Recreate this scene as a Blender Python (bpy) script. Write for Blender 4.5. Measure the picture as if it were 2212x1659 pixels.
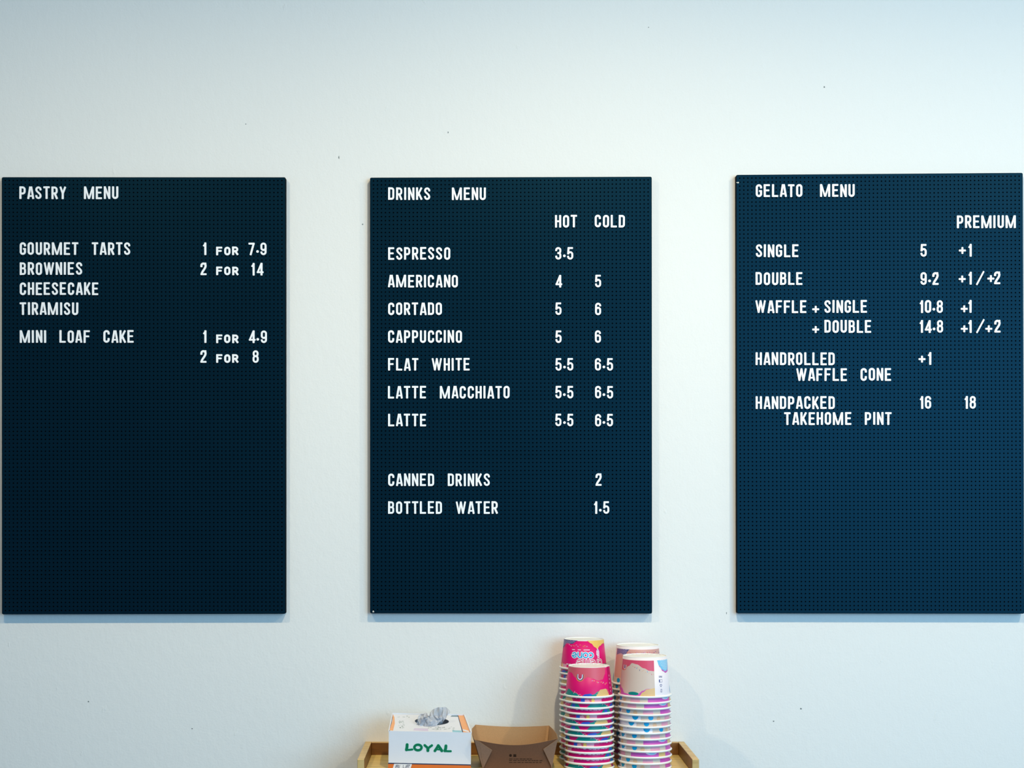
import bpy, math, random
import numpy as np
from mathutils import Vector, noise
from mathutils.geometry import tessellate_polygon

for o in list(bpy.data.objects):
    bpy.data.objects.remove(o)
C = bpy.context.scene.collection
random.seed(7)
PI = math.pi

# ---------------------------------------------------------------- camera, world, lights, exposure
CAMD = 3.6            # distance of the camera from the wall (wall plane is y = 0)
EYE = 1.55
cam_d = bpy.data.cameras.new('camera')
cam = bpy.data.objects.new('camera', cam_d)
C.objects.link(cam)
cam.location = (0, -CAMD, EYE)
cam.rotation_euler = (PI / 2, 0, 0)
cam_d.sensor_width = 36
cam_d.lens = 3600 / 2212 * 36
cam_d.shift_x = (1106 - 1029) / 2212
cam_d.shift_y = (1065 - 829.5) / 2212
cam_d.clip_start = 0.05
bpy.context.scene.camera = cam

world = bpy.data.worlds.new('world')
bpy.context.scene.world = world
world.use_nodes = True
bg = world.node_tree.nodes['Background']
bg.inputs[0].default_value = (0.36, 0.66, 1.0, 1)
bg.inputs[1].default_value = 0.36

def area(name, loc, target, size, power, color, size_y=None, shape='DISK'):
    l = bpy.data.lights.new(name, 'AREA')
    l.shape = shape
    l.size = size
    if size_y:
        l.shape = 'RECTANGLE'
        l.size_y = size_y
    l.energy = power
    l.color = color
    o = bpy.data.objects.new(name, l)
    C.objects.link(o)
    o.location = loc
    d = Vector(target) - Vector(loc)
    o.rotation_euler = d.to_track_quat('-Z', 'Y').to_euler()
    return o

WARM = (1.0, 0.82, 0.54)
for x, p in ((-0.98, 15), (0.30, 27.5), (1.58, 22), (2.86, 5)):
    area('downlight', (x, -1.3, 2.88), (x, -1.3, 0), 0.07, p, WARM)
area('shop_window_light', (2.3, -4.2, 2.0), (0.6, 0, 1.8), 2.6, 122, (0.38, 0.71, 1.0), size_y=1.8)

vs = bpy.context.scene.view_settings
vs.view_transform = 'Standard'
vs.look = 'None'
vs.gamma = 1.0
vs.use_curve_mapping = False
vs.exposure = 0.0

# ---------------------------------------------------------------- helpers
def W(px, py, d=0.0):
    """a point of the scene seen at (px, py) of the photograph, d metres in front of the wall"""
    k = (CAMD - d) / CAMD / 1000
    return Vector(((px - 1029) * k, -d, EYE - (py - 1065) * k))

def lin(c):
    return tuple(((v / 255 + 0.055) / 1.055) ** 2.4 if v > 10 else v / 255 / 12.92 for v in c)

_m = {}
def mat(name, rgb, rough=0.5, spec=0.5, **kw):
    """rgb in linear values; a faint procedural mottling on every material"""
    if name in _m:
        return _m[name]
    m = bpy.data.materials.new(name)
    m.use_nodes = True
    nt = m.node_tree
    p = nt.nodes['Principled BSDF']
    p.inputs['Roughness'].default_value = rough
    p.inputs['Specular IOR Level'].default_value = spec
    tc = nt.nodes.new('ShaderNodeTexCoord')
    n = nt.nodes.new('ShaderNodeTexNoise')
    n.inputs['Scale'].default_value = kw.get('scale', 60)
    n.inputs['Detail'].default_value = 3
    mp = nt.nodes.new('ShaderNodeMapping')
    mp.inputs['Scale'].default_value = kw.get('stretch', (1, 1, 1))
    nt.links.new(tc.outputs['Object'], mp.inputs[0])
    nt.links.new(mp.outputs[0], n.inputs['Vector'])
    cr = nt.nodes.new('ShaderNodeMix')
    cr.data_type = 'RGBA'
    v = kw.get('var', 0.04)
    cr.inputs[6].default_value = tuple(c * (1 - v) for c in rgb) + (1,)
    cr.inputs[7].default_value = tuple(min(1, c * (1 + v)) for c in rgb) + (1,)
    nt.links.new(n.outputs['Fac'], cr.inputs[0])
    nt.links.new(cr.outputs[2], p.inputs['Base Color'])
    if kw.get('bump'):
        b = nt.nodes.new('ShaderNodeBump')
        b.inputs['Strength'].default_value = kw['bump']
        b.inputs['Distance'].default_value = kw.get('bdist', 0.001)
        nt.links.new(n.outputs['Fac'], b.inputs['Height'])
        nt.links.new(b.outputs[0], p.inputs['Normal'])
    if kw.get('tint'):
        p.inputs['Specular Tint'].default_value = kw['tint'] + (1,)
    if kw.get('alpha') is not None:
        p.inputs['Alpha'].default_value = kw['alpha']
    _m[name] = m
    return m

def S(name, r, g, b, rough=0.5, **kw):
    return mat(name, lin((r, g, b)), rough, **kw)

def obj(name, verts, faces, mats, parent=None, midx=None, smooth=False, loc=None):
    me = bpy.data.meshes.new(name)
    me.from_pydata([tuple(v) for v in verts], [], [tuple(f) for f in faces])
    for m in (mats if isinstance(mats, (list, tuple)) else [mats]):
        me.materials.append(m)
    if midx is not None:
        me.polygons.foreach_set('material_index', midx)
    if smooth:
        me.polygons.foreach_set('use_smooth', [True] * len(me.polygons))
    me.update()
    return link(name, me, parent, loc)

def link(name, me, parent=None, loc=None):
    o = bpy.data.objects.new(name, me)
    C.objects.link(o)
    if parent is not None:
        o.parent = parent
    if loc is not None:
        o.location = loc
    return o

def empty(name, loc, label=None, cat=None, group=None):
    o = bpy.data.objects.new(name, None)
    C.objects.link(o)
    o.empty_display_size = 0.02
    o.location = loc
    if label: o['label'] = label
    if cat: o['category'] = cat
    if group: o['group'] = group
    return o

class MB:
    def __init__(s):
        s.v, s.f, s.m = [], [], []
    def add(s, vs_, fs_, m=0):
        n = len(s.v)
        s.v += [tuple(v) for v in vs_]
        for f in fs_:
            s.f.append(tuple(i + n for i in f))
            s.m.append(m)
    def box(s, a, b, m=0):
        x0, y0, z0 = a
        x1, y1, z1 = b
        s.add([(x0, y0, z0), (x1, y0, z0), (x1, y1, z0), (x0, y1, z0), (x0, y0, z1), (x1, y0, z1), (x1, y1, z1), (x0, y1, z1)],
              [(0, 3, 2, 1), (4, 5, 6, 7), (0, 1, 5, 4), (1, 2, 6, 5), (2, 3, 7, 6), (3, 0, 4, 7)], m)
    def build(s, name, mats, parent=None, smooth=False, loc=None):
        return obj(name, s.v, s.f, mats, parent, s.m, smooth, loc)

def bevel(o, w=0.0008, seg=2):
    b = o.modifiers.new('bevel', 'BEVEL')
    b.width = w
    b.segments = seg
    return o

# ---------------------------------------------------------------- the room
def wall_material():
    m = bpy.data.materials.new('painted_plaster')
    m.use_nodes = True
    nt = m.node_tree
    p = nt.nodes['Principled BSDF']
    p.inputs['Roughness'].default_value = 0.62
    p.inputs['Specular IOR Level'].default_value = 0.3
    tc = nt.nodes.new('ShaderNodeTexCoord')
    def nz(scale, detail=4, stretch=None):
        n = nt.nodes.new('ShaderNodeTexNoise')
        n.inputs['Scale'].default_value = scale
        n.inputs['Detail'].default_value = detail
        if stretch:
            mp = nt.nodes.new('ShaderNodeMapping')
            mp.inputs['Scale'].default_value = stretch
            nt.links.new(tc.outputs['Object'], mp.inputs[0])
            nt.links.new(mp.outputs[0], n.inputs['Vector'])
        else:
            nt.links.new(tc.outputs['Object'], n.inputs['Vector'])
        return n
    def math_(op, a, b):
        n = nt.nodes.new('ShaderNodeMath')
        n.operation = op
        for i, v in enumerate((a, b)):
            if isinstance(v, (int, float)):
                n.inputs[i].default_value = v
            else:
                nt.links.new(v, n.inputs[i])
        return n.outputs[0]
    fine, mid_, nick = nz(230, 3), nz(70, 3, (1, 1, 0.6)), nz(38, 5, (1, 1, 0.5))
    r = nt.nodes.new('ShaderNodeMapRange')
    r.inputs['From Min'].default_value = 0.70
    r.inputs['From Max'].default_value = 0.78
    nt.links.new(nick.outputs['Fac'], r.inputs['Value'])
    h = math_('ADD', math_('MULTIPLY', fine.outputs['Fac'], 0.5), mid_.outputs['Fac'])
    h = math_('ADD', h, math_('MULTIPLY', r.outputs[0], 1.2))
    b = nt.nodes.new('ShaderNodeBump')
    b.inputs['Strength'].default_value = 0.42
    b.inputs['Distance'].default_value = 0.0014
    nt.links.new(h, b.inputs['Height'])
    nt.links.new(b.outputs[0], p.inputs['Normal'])
    big = nz(1.3, 2)
    mx = nt.nodes.new('ShaderNodeMix')
    mx.data_type = 'RGBA'
    mx.inputs[6].default_value = (0.79, 0.79, 0.765, 1)
    mx.inputs[7].default_value = (0.81, 0.815, 0.79, 1)
    nt.links.new(big.outputs['Fac'], mx.inputs[0])
    nt.links.new(mx.outputs[2], p.inputs['Base Color'])
    return m

mb = MB(); mb.box((-4.2, 0, 0), (4.6, 0.12, 2.9))
w = mb.build('wall_back', wall_material()); w['kind'] = 'structure'
w['label'] = 'off-white painted plaster wall with fine stipple'
mb = MB(); mb.box((-4.2, -6.2, -0.05), (4.6, 0.12, 0))
fl = mb.build('floor', S('floor_concrete', 92, 94, 98, 0.6, var=0.1, scale=3)); fl['kind'] = 'structure'
mb = MB(); mb.box((-4.2, -6.2, 2.9), (4.6, 0.12, 2.95))
ce = mb.build('ceiling', S('ceiling_paint', 215, 215, 210, 0.8)); ce['kind'] = 'structure'

# ---------------------------------------------------------------- letters cut as strokes (units: millimetres)
SW = 4.35
def arc(cx, cy, r, a0, a1, n=7):
    return [(cx + r * math.cos(math.radians(a0 + (a1 - a0) * i / n)), cy + r * math.sin(math.radians(a0 + (a1 - a0) * i / n))) for i in range(n + 1)]

def bez(p0, p1, p2, p3, n=10):
    out = []
    for i in range(n + 1):
        t = i / n
        k = [(1 - t) ** 3, 3 * t * (1 - t) ** 2, 3 * t * t * (1 - t), t ** 3]
        out.append((sum(k[j] * q[0] for j, q in enumerate((p0, p1, p2, p3))), sum(k[j] * q[1] for j, q in enumerate((p0, p1, p2, p3)))))
    return out

def glyph_strokes(ch, H=27.0, SWp=SW):
    """-> ink width, list of (points, closed, width factor)"""
    s = SWp / 2
    lo, hi = s, H - s
    w = 13.3
    a, b = s, w - s
    c = w / 2
    r = (b - a) / 2
    k = H / 27
    m = lo + (hi - lo) * 0.52
    L = []
    def st(pts, closed=False, f=1.0):
        L.append((pts, closed, f))
    if ch == 'I':
        w = SWp + .25; st([(s + .12, lo), (s + .12, hi)])
    elif ch in 'EF':
        st([(a, lo), (a, hi)]); st([(a, hi + .2), (b, hi + .2)], f=.9); st([(a, m), (b - 1.2, m)], f=.86)
        if ch == 'E': st([(a, lo - .2), (b, lo - .2)], f=.9)
    elif ch == 'L':
        st([(a, lo), (a, hi)]); st([(a, lo - .2), (b + .2, lo - .2)], f=.9)
    elif ch == 'H':
        st([(a, lo), (a, hi)]); st([(b, lo), (b, hi)]); st([(a, m - .4), (b, m - .4)], f=.86)
    elif ch == 'T':
        st([(a - .3, hi + .1), (b + .3, hi + .1)], f=.92); st([(c, lo), (c, hi)])
    elif ch in 'PR':
        yb = lo + (hi - lo) * (0.42 if ch == 'P' else 0.44)
        rr = min(r, (hi - yb) / 2)
        st([(a, lo), (a, hi)])
        st([(a, hi), (b - rr, hi)] + arc(b - rr, hi - rr, rr, 90, 0)[1:] + arc(b - rr, yb + rr, rr, 0, -90) + [(a, yb)], f=.95)
        if ch == 'R': st([(c + .3, yb), (b + .1, lo)])
    elif ch == 'B':
        yb = lo + (hi - lo) * 0.53
        r1 = min(3.6, (hi - yb) / 2)
        st([(a, lo), (a, hi)])
        st([(a, hi), (b - .5 - r1, hi)] + arc(b - .5 - r1, hi - r1, r1, 90, 0)[1:] + arc(b - .5 - r1, yb + r1, r1, 0, -90) + [(a, yb)], f=.9)
        st([(a, yb), (b - r1, yb)] + arc(b - r1, yb - r1, r1, 90, 0)[1:] + arc(b - r1, lo + r1, r1, 0, -90) + [(a, lo)], f=.9)
    elif ch == 'D':
        rr = 4.0
        st([(a, lo), (a, hi)])
        st([(a, hi), (b - rr, hi)] + arc(b - rr, hi - rr, rr, 90, 0)[1:] + arc(b - rr, lo + rr, rr, 0, -90) + [(a, lo)], f=.97)
    elif ch in 'O0':
        st(arc(c, hi - r, r, 0, 180, 14) + arc(c, lo + r, r, 180, 360, 14), True)
    elif ch in 'CG':
        top = [(b, hi - r - (.5 if ch == 'C' else 0) * k)] + arc(c, hi - r, r, 0, 180, 14) + arc(c, lo + r, r, 180, 360, 14)
        if ch == 'C': st(top + [(b, lo + r + 1.3 * k)])
        else:
            st(top + [(b, m - 2.0)]); st([(c + 2.0, m - 1.1), (b, m - 1.1)], f=.8)
    elif ch == 'S':
        ym = (lo + hi) / 2
        st(arc(c, hi - r, r, 2, 180, 12)
           + bez((a, hi - r), (a, ym + 1.6 * k), (b, ym - .6 * k), (b, lo + r), 12)[1:]
           + arc(c, lo + r, r, 0, -178, 12)[1:], f=.94)
    elif ch == 'A':
        w = 14.4
        st([(s - .1, lo), (w / 2 - 1.35, hi)], f=.95); st([(w - s + .1, lo), (w / 2 + 1.35, hi)], f=.95); st([(4, 6.6), (w - 4, 6.6)], f=.75)
    elif ch == 'M':
        w = 21.6
        st([(s, lo), (s, hi)]); st([(w - s, lo), (w - s, hi)])
        st([(s + 1, hi), (w / 2 - .7, lo)], f=.82); st([(w - s - 1, hi), (w / 2 + .7, lo)], f=.82)
    elif ch == 'W':
        w = 22.2
        for q in ((s, 6.6), (w / 2 - .2, 7.0), (w / 2 + .2, w - 7.0), (w - s, w - 6.6)):
            st([(q[0], hi), (q[1], lo)], f=.86)
    elif ch == 'N':
        w = 13.8
        st([(s, lo), (s, hi)]); st([(w - s, lo), (w - s, hi)]); st([(s + .5, hi), (w - s - .5, lo)], f=.86)
    elif ch == 'K':
        st([(a, lo), (a, hi)]); st([(b, hi), (a + 1.6, lo + 8)], f=.92); st([(a + 3.4, m + .5), (b + .3, lo)], f=.97)
    elif ch == 'U':
        st([(a, hi), (a, lo + r)] + arc(c, lo + r, r, 180, 360, 14)[1:] + [(b, hi)])
    elif ch == 'Y':
        w = 13.8
        st([(s, hi), (w / 2, m - 2)], f=.92); st([(w - s, hi), (w / 2, m - 2)], f=.92); st([(w / 2, lo), (w / 2, m)])
    elif ch == '1':
        w = 7.4
        st([(5.0, lo), (5.0, hi)]); st([(5.0, hi - .2), (1.9, hi - 4.6)], f=.78)
    elif ch == '2':
        st([(a, hi - 5.6)] + arc(c, hi - r, r, 180, 20, 10) + bez((b, hi - r), (b, m), (a + 2, lo + 7), (a + .4, lo + .6), 8))
        st([(b - .2, hi - 3), (b - .2, hi + .2)], f=.8)
        st([(a, lo - .2), (b, lo - .2)], f=.9)
    elif ch == '3':
        ym = m + .2
        st(arc(c, hi - r, r, 178, 0, 12) + bez((b, hi - r), (b, ym + 1.5), (b - 1, ym), (c, ym), 6)[1:], f=.95)
        st([(c, ym)] + bez((c, ym), (b - 1, ym), (b, ym - 1.5), (b, lo + r), 6)[1:] + arc(c, lo + r, r, 0, -178, 12)[1:], f=.93)
    elif ch == '4':
        w = 14.6
        st([(10.4, lo), (10.4, hi)]); st([(9.8, hi), (s + .2, 7.0)], f=.86); st([(s, 6.9), (w - s + .4, 6.9)], f=.86)
    elif ch == '5':
        st([(a + .9, hi + .2), (b - .6, hi + .2)], f=.9); st([(a + .8, hi), (a + .1, m - .5)], f=.95)
        st(arc(c, m - 2.3, r, 150, 0, 10) + arc(c, lo + r, r, 0, -176, 12), f=.92)
    elif ch in '69':
        pts = [arc(c, hi - r, r, 10, 180, 12) + arc(c, lo + r, r, 180, 360, 12) + arc(c, m - 2.4, r, 0, 165, 10)]
        if ch == '9':
            pts = [[(w - x, H - y) for x, y in q] for q in pts]
        for q in pts: st(q, f=.93)
    elif ch == '7':
        st([(a - .2, hi + .1), (b, hi + .1)], f=.92); st([(b - .2, hi - .2), (a + 2.6, lo)], f=.95)
    elif ch == '8':
        r1 = (hi - m) / 2
        r1 = min(r - .3, r1)
        st(arc(c, hi - r1, r1, 0, 180, 12) + arc(c, m + .4 + r1, r1, 180, 360, 12), True, .92)
        st(arc(c, m + .4 - r, r, 0, 180, 12) + arc(c, lo + r, r, 180, 360, 12), True, .92)
    elif ch == '.':
        w = 5.4
        st(arc(2.7, 2.7, 1.35, 0, 330, 11), True, .68); st([(2.3, 2.5), (3.1, 2.9)], f=.6)
    elif ch == '+':
        w = 14.8
        st([(2.1, 7.35), (12.7, 7.35)], f=.9); st([(7.4, 2.1), (7.4, 12.6)], f=.9)
    elif ch == '/':
        w = 18
        st([(2, 2), (16, 28)], f=.78)
    return w, L

def ribbon(pts, wid, closed, cap=True, chamfer=0.55):
    """cross sections along a polyline: list of (left, right)"""
    P = [Vector((p[0], p[1])) for p in pts]
    Q = [P[0]]
    for p in P[1:]:
        if (p - Q[-1]).length > 1e-4:
            Q.append(p)
    P = Q
    if closed and (P[0] - P[-1]).length < 1e-4:
        P.pop()
    n = len(P)
    h = wid / 2
    out = []
    for i in range(n):
        if closed:
            d0, d1 = P[i] - P[i - 1], P[(i + 1) % n] - P[i]
        else:
            d0 = P[i] - P[i - 1] if i else P[1] - P[0]
            d1 = P[i + 1] - P[i] if i < n - 1 else P[-1] - P[-2]
        d0, d1 = d0.normalized(), d1.normalized()
        t = (d0 + d1)
        t = t.normalized() if t.length > 1e-6 else d0
        nrm = Vector((-t.y, t.x))
        k = 1 / max(0.55, nrm.dot(Vector((-d0.y, d0.x))))
        out.append((P[i] + nrm * h * k, P[i] - nrm * h * k))
    if not closed and cap:
        c = h * chamfer
        for end in (0, 1):
            p, q = (P[0], P[1]) if end == 0 else (P[-1], P[-2])
            t = (p - q).normalized()
            nrm = Vector((t.y, -t.x)) if end == 0 else Vector((-t.y, t.x))
            s1 = (p + t * (h - c) + nrm * h, p + t * (h - c) - nrm * h)
            s2 = (p + t * (h - c * .28) + nrm * (h - c * .3), p + t * (h - c * .28) - nrm * (h - c * .3))
            s3 = (p + t * h + nrm * (h - c), p + t * h - nrm * (h - c))
            if end == 0:
                out = [s3, s2, s1] + out
            else:
                out = out + [s1, s2, s3]
    return out

def slab_ribbon(mb, secs, closed, thick, z0=0.0, f3=None, m=0):
    """an extruded ribbon in local x (right), z (up), its front at y = -thick; f3 may map the flat point to 3-D"""
    f3 = f3 or (lambda x, y, t: (x, -t, y))
    n = len(secs)
    v = []
    for l, r in secs:
        v += [f3(l.x, l.y, z0 + thick), f3(r.x, r.y, z0 + thick)]
        if thick: v += [f3(l.x, l.y, z0), f3(r.x, r.y, z0)]
    st_ = 4 if thick else 2
    fs = []
    rng = range(n) if closed else range(n - 1)
    for i in rng:
        a, b = i * st_, ((i + 1) % n) * st_
        fs.append((a, a + 1, b + 1, b))
        if thick:
            fs += [(a + 2, a, b, b + 2), (a + 1, a + 3, b + 3, b + 1)]
    if not closed and thick:
        e = (n - 1) * st_
        fs += [(0, 2, 3, 1), (e, e + 1, e + 3, e + 2)]
    mb.add(v, fs, m)

M_LETTER = mat('white_letter_plastic', (0.93, 0.94, 0.96), 0.4, var=0.01)
_gl = {}
def glyph_mesh(ch, H=27.0):
    if (ch, H) in _gl:
        return _gl[ch, H]
    w_, L = glyph_strokes(ch, H)
    mb = MB()
    for i, (pts, closed, f) in enumerate(L):
        # the strokes of one letter differ in height by a hair so that their faces never coincide
        slab_ribbon(mb, ribbon(pts, SW * f, closed, chamfer=0.42), closed, 1.9 + 0.012 * i, 0.0)
    me = bpy.data.meshes.new('letter_' + str(ord(ch)))
    me.from_pydata([(x * .001, y * .001, z * .001) for x, y, z in mb.v], [], mb.f)
    me.materials.append(M_LETTER)
    me.update()
    _gl[ch, H] = (me, w_)
    return _gl[ch, H]

# ---------------------------------------------------------------- the three letter boards
TB = 0.0172
M_PANEL = mat('slate_board_plastic', (0.0010, 0.0098, 0.0195), 0.38, spec=0.19, tint=(0.12, 0.6, 1.0), var=0.12, scale=9, bump=0.1, bdist=0.0004)
M_HOLE = mat('peg_hole_shade', (0.0015, 0.0015, 0.002), 0.95, spec=0.05)  # near-black: the shade inside the holes is put into the colour
M_EDGE = mat('board_edge_black', (0.003, 0.005, 0.007), 0.8, spec=0.05)
NC, NR = 70, 109
GX0, GX1 = 7.6, 608.5 - 8.0        # first and last hole column (mm on a 608.5 x 943 board)
GY0, GY1 = 7.3, 943 - 8.3
BW, BH = 608.5, 943.0
def bilin(cn, u, v):
    """cn: top-left, top-right, bottom-right, bottom-left in photo pixels on the board's front plane"""
    tl, tr, br, bl = [np.array(q, float) for q in cn]
    u, v = u[..., None], v[..., None]
    return (tl * (1 - u) + tr * u) * (1 - v) + (bl * (1 - u) + br * u) * v

def board(cn, label, words_, prefix):
    k = (CAMD - TB) / CAMD / 1000
    org = W(cn[0][0], cn[0][1], TB)
    root = empty('menu_board', (org.x, org.y, org.z), label, 'menu board', 'black letter boards on the wall')
    def to3(X, Y, depth):
        """board millimetres (x right, y down) -> local coordinates"""
        q = bilin(cn, X / BW, Y / BH)
        x = (q[..., 0] - 1029) * k - org.x
        z = EYE - (q[..., 1] - 1065) * k - org.z
        return np.stack([x, np.broadcast_to(depth, x.shape), z], -1)
    px_, py_ = (GX1 - GX0) / (NC - 1), (GY1 - GY0) / (NR - 1)
    ci, ri = np.meshgrid(np.arange(NC), np.arange(NR), indexing='ij')
    cx = (GX0 + ci * px_).ravel(); cy = (GY0 + ri * py_).ravel()
    hx, hy = px_ / 2, py_ / 2
    o8 = np.array([(-1, -1), (0, -1), (1, -1), (1, 0), (1, 1), (0, 1), (-1, 1), (-1, 0)], float) * (hx, hy)
    rad = 1.62
    i8 = np.array([(rad * math.cos(math.radians(-135 + 45 * i)), rad * math.sin(math.radians(-135 + 45 * i))) for i in range(8)])
    N = len(cx)
    ring = lambda off, dep: to3(cx[:, None] + off[None, :, 0], cy[:, None] + off[None, :, 1], dep)
    V = np.concatenate([ring(o8, 0.0), ring(i8, 0.0), ring(i8 * 0.93, 0.004)], 1)      # N, 24, 3
    F = []
    for i in range(8):
        j = (i + 1) % 8
        F += [(i, j, 8 + j, 8 + i), (8 + i, 8 + j, 16 + j, 16 + i)]
    F += [(16, 17, 18, 19), (16, 19, 20, 23), (20, 21, 22, 23)]
    mi = [0, 1] * 8 + [1] * 3
    F = np.array(F)
    FF = (F[None] + (np.arange(N) * 24)[:, None, None]).reshape(-1, 4)[:, ::-1]
    V = V.reshape(-1, 3)
    MI = np.tile(mi, N)
    # margin, rounded corners and sides
    def rrect(inset, r):
        x0, y0, x1, y1 = inset, inset, BW - inset, BH - inset
        pts = []
        for (qx, qy, a0) in ((x1 - r, y0 + r, -90), (x1 - r, y1 - r, 0), (x0 + r, y1 - r, 90), (x0 + r, y0 + r, 180)):
            pts += arc(qx, qy, r, a0, a0 + 90, 5)
        return np.array(pts)
    front, side = rrect(0.9, 2.4), rrect(0.0, 3.2)
    ix0, iy0, ix1, iy1 = GX0 - hx, GY0 - hy, GX1 + hx, GY1 + hy
    inner = np.array([(ix0, iy0), (ix1, iy0), (ix1, iy1), (ix0, iy1)])
    tris = tessellate_polygon([[Vector((p[0], p[1], 0)) for p in front], [Vector((p[0], p[1], 0)) for p in inner]])
    base = len(V)
    n = len(front)
    allp = np.concatenate([front, inner])
    Vm = to3(allp[:, 0], allp[:, 1], 0.0)
    Vs1 = to3(side[:, 0], side[:, 1], 0.0009)
    Vs2 = to3(side[:, 0], side[:, 1], TB - 0.0005)
    V = np.concatenate([V, Vm, Vs1, Vs2])
    faces = [tuple(r) for r in FF.tolist()]
    m_idx = MI.tolist()
    for t in tris:
        faces.append(tuple(base + i for i in t)); m_idx.append(0)
    b1 = base + n + 4
    b2 = b1 + n
    for i in range(n):
        j = (i + 1) % n
        faces += [(base + i, base + j, b1 + j, b1 + i), (b1 + i, b1 + j, b2 + j, b2 + i)]
        m_idx += [2, 2]
    faces.append(tuple(b2 + i for i in range(n))); m_idx.append(2)
    me = bpy.data.meshes.new('peg_panel')
    me.from_pydata(V.tolist(), [], faces)
    for m in (M_PANEL, M_HOLE, M_EDGE):
        me.materials.append(m)
    me.polygons.foreach_set('material_index', m_idx)
    me.update()
    link('peg_panel', me, root)
    # letters
    s = (cn[1][0] - cn[0][0]) / BW
    pitch = px_ * s
    names = {'.': 'decimal_point', '+': 'plus_sign', '/': 'slash'}
    def put(ch, x, ytop, H=27.0, word=''):
        me, wd = glyph_mesh(ch, H)
        hh = {'.': 5.4, '+': 14.7, '/': 30.0}.get(ch, H)
        # a tiny uneven seating, as hand-set letters have
        x += random.uniform(-.25, .25); ytop += random.uniform(-.3, .3)
        p = W(x, ytop + hh, TB)
        nm = names.get(ch, 'digit' if ch.isdigit() else 'letter')
        o = link(nm, me, root, (p.x - org.x, -0.00005, p.z - org.z))
        o.rotation_euler = (0, math.radians(random.uniform(-.5, .5)), 0)
        o.scale = (s * k * 1000, 1, s * k * 1000)
        if ch.isalpha(): o['label'] = 'white letter %s of the word %s' % (ch, word)
        elif ch.isdigit(): o['label'] = 'white digit %s' % ch
        return wd
    for it in words_:
        x, y, t = it[0], it[1], it[2]
        H = it[3] if len(it) > 3 else 27.0
        if t.isalpha():
            for ch in t:
                put(ch, x, y, H, t)
                x += pitch * {'I': 1, 'M': 3, 'W': 3}.get(ch, 2)
        else:
            put(t, x, y, H)
    return root

def price(x, y, t):
    a, b = t.split('.')
    out = []
    for ch in a[:-1]:
        out.append((x, y, ch)); x += 11.2 if ch == '1' else 17.2
    out.append((x, y, a[-1]))
    adv1 = 14.2 if a[-1] == '1' else 19.5
    out.append((x + adv1 - 2.7, y + 16.2, '.'))
    out.append((x + adv1 + 6.2, y, b))
    return out

left_words = [(42.4, 403.3, 'PASTRY'), (181.6, 403.3, 'MENU'), (43, 523.9, 'GOURMET'), (198.9, 523.9, 'TARTS'),
              (43, 567, 'BROWNIES'), (43.1, 610.4, 'CHEESECAKE'), (43.4, 653.6, 'TIRAMISU'),
              (43.3, 713.8, 'MINI'), (128.8, 713.8, 'LOAF'), (223.7, 713.6, 'CAKE')]
for y in (524.4, 714.0):
    left_words += [(439, y, '1'), (467, y + 8.7, 'FOR', 18.4)]
for y in (567.6, 756.9):
    left_words += [(433.1, y, '2'), (467, y + 8.7, 'FOR', 18.4)]
left_words += price(536.8, 524.6, '7.9') + price(537.6, 714.3, '4.9') + [(543, 568.2, '1'), (554.4, 568.2, '4'), (545.7, 757.3, '8')]

mid_words = [(838.6, 405.2, 'DRINKS'), (976, 405.2, 'MENU'), (1198.7, 464.6, 'HOT'), (1284.9, 464.4, 'COLD'),
             (838.7, 534.2, 'ESPRESSO'), (838.5, 594, 'AMERICANO'), (838.5, 653.8, 'CORTADO'), (838.3, 713.6, 'CAPPUCCINO'),
             (838.5, 773.7, 'FLAT'), (932.8, 773.7, 'WHITE'), (838.2, 833.9, 'LATTE'), (949.9, 833.9, 'MACCHIATO'),
             (838.3, 894, 'LATTE'), (838.5, 1022.9, 'CANNED'), (967.3, 1022.9, 'DRINKS'), (838.5, 1082.9, 'BOTTLED'),
             (984.6, 1082.9, 'WATER'), (1199.9, 594, '4'), (1285, 594, '5'), (1199.6, 653.8, '5'), (1284.9, 653.8, '6'),
             (1199.6, 713.8, '5'), (1284.9, 713.6, '6'), (1286.1, 1022.4, '2')]
mid_words += price(1199.3, 534.2, '3.5') + price(1282.6, 1083.1, '1.5')
for y in (773.9, 833.8, 894):
    mid_words += price(1199.6, y, '5.5') + price(1285, y, '6.5')

right_words = [(1632.1, 398.8, 'GELATO'), (1771, 398.6, 'MENU'), (2066.7, 466.0, 'PREMIUM'), (1632.2, 528.6, 'SINGLE'),
               (1632.2, 588.8, 'DOUBLE'), (1631.7, 649.5, 'WAFFLE'), (1754, 661.4, '+'), (1780.4, 649, 'SINGLE'),
               (1754, 704.5, '+'), (1780.4, 692, 'DOUBLE'), (1632, 761.8, 'HANDROLLED'), (1719.5, 796, 'WAFFLE'),
               (1858.5, 795.6, 'CONE'), (1632, 856.6, 'HANDPACKED'), (1693.9, 890.9, 'TAKEHOME'), (1868, 890.8, 'PINT'),
               (1988, 527.8, '5'), (2070.7, 534.4, '+'), (2091, 527.4, '1'),
               (2070.7, 595.5, '+'), (2091, 587.8, '1'), (2108, 586, '/'), (2132.4, 594.6, '+'), (2147, 587.2, '2'),
               (2074.9, 660.2, '+'), (2091, 648.6, '1'), (2075.2, 703.2, '+'), (2091.4, 692, '1'), (2108, 689.8, '/'),
               (2128, 703.2, '+'), (2147.4, 691.4, '2'), (1983.7, 769, '+'), (2003.9, 761.4, '1'),
               (1986.5, 856.4, '1'), (1997.6, 856.2, '6'), (2083, 856.4, '1'), (2094, 856.2, '8')]
right_words += price(1988, 588.4, '9.2') + price(1986, 649, '10.8') + price(1986.2, 692.1, '14.8')

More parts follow.
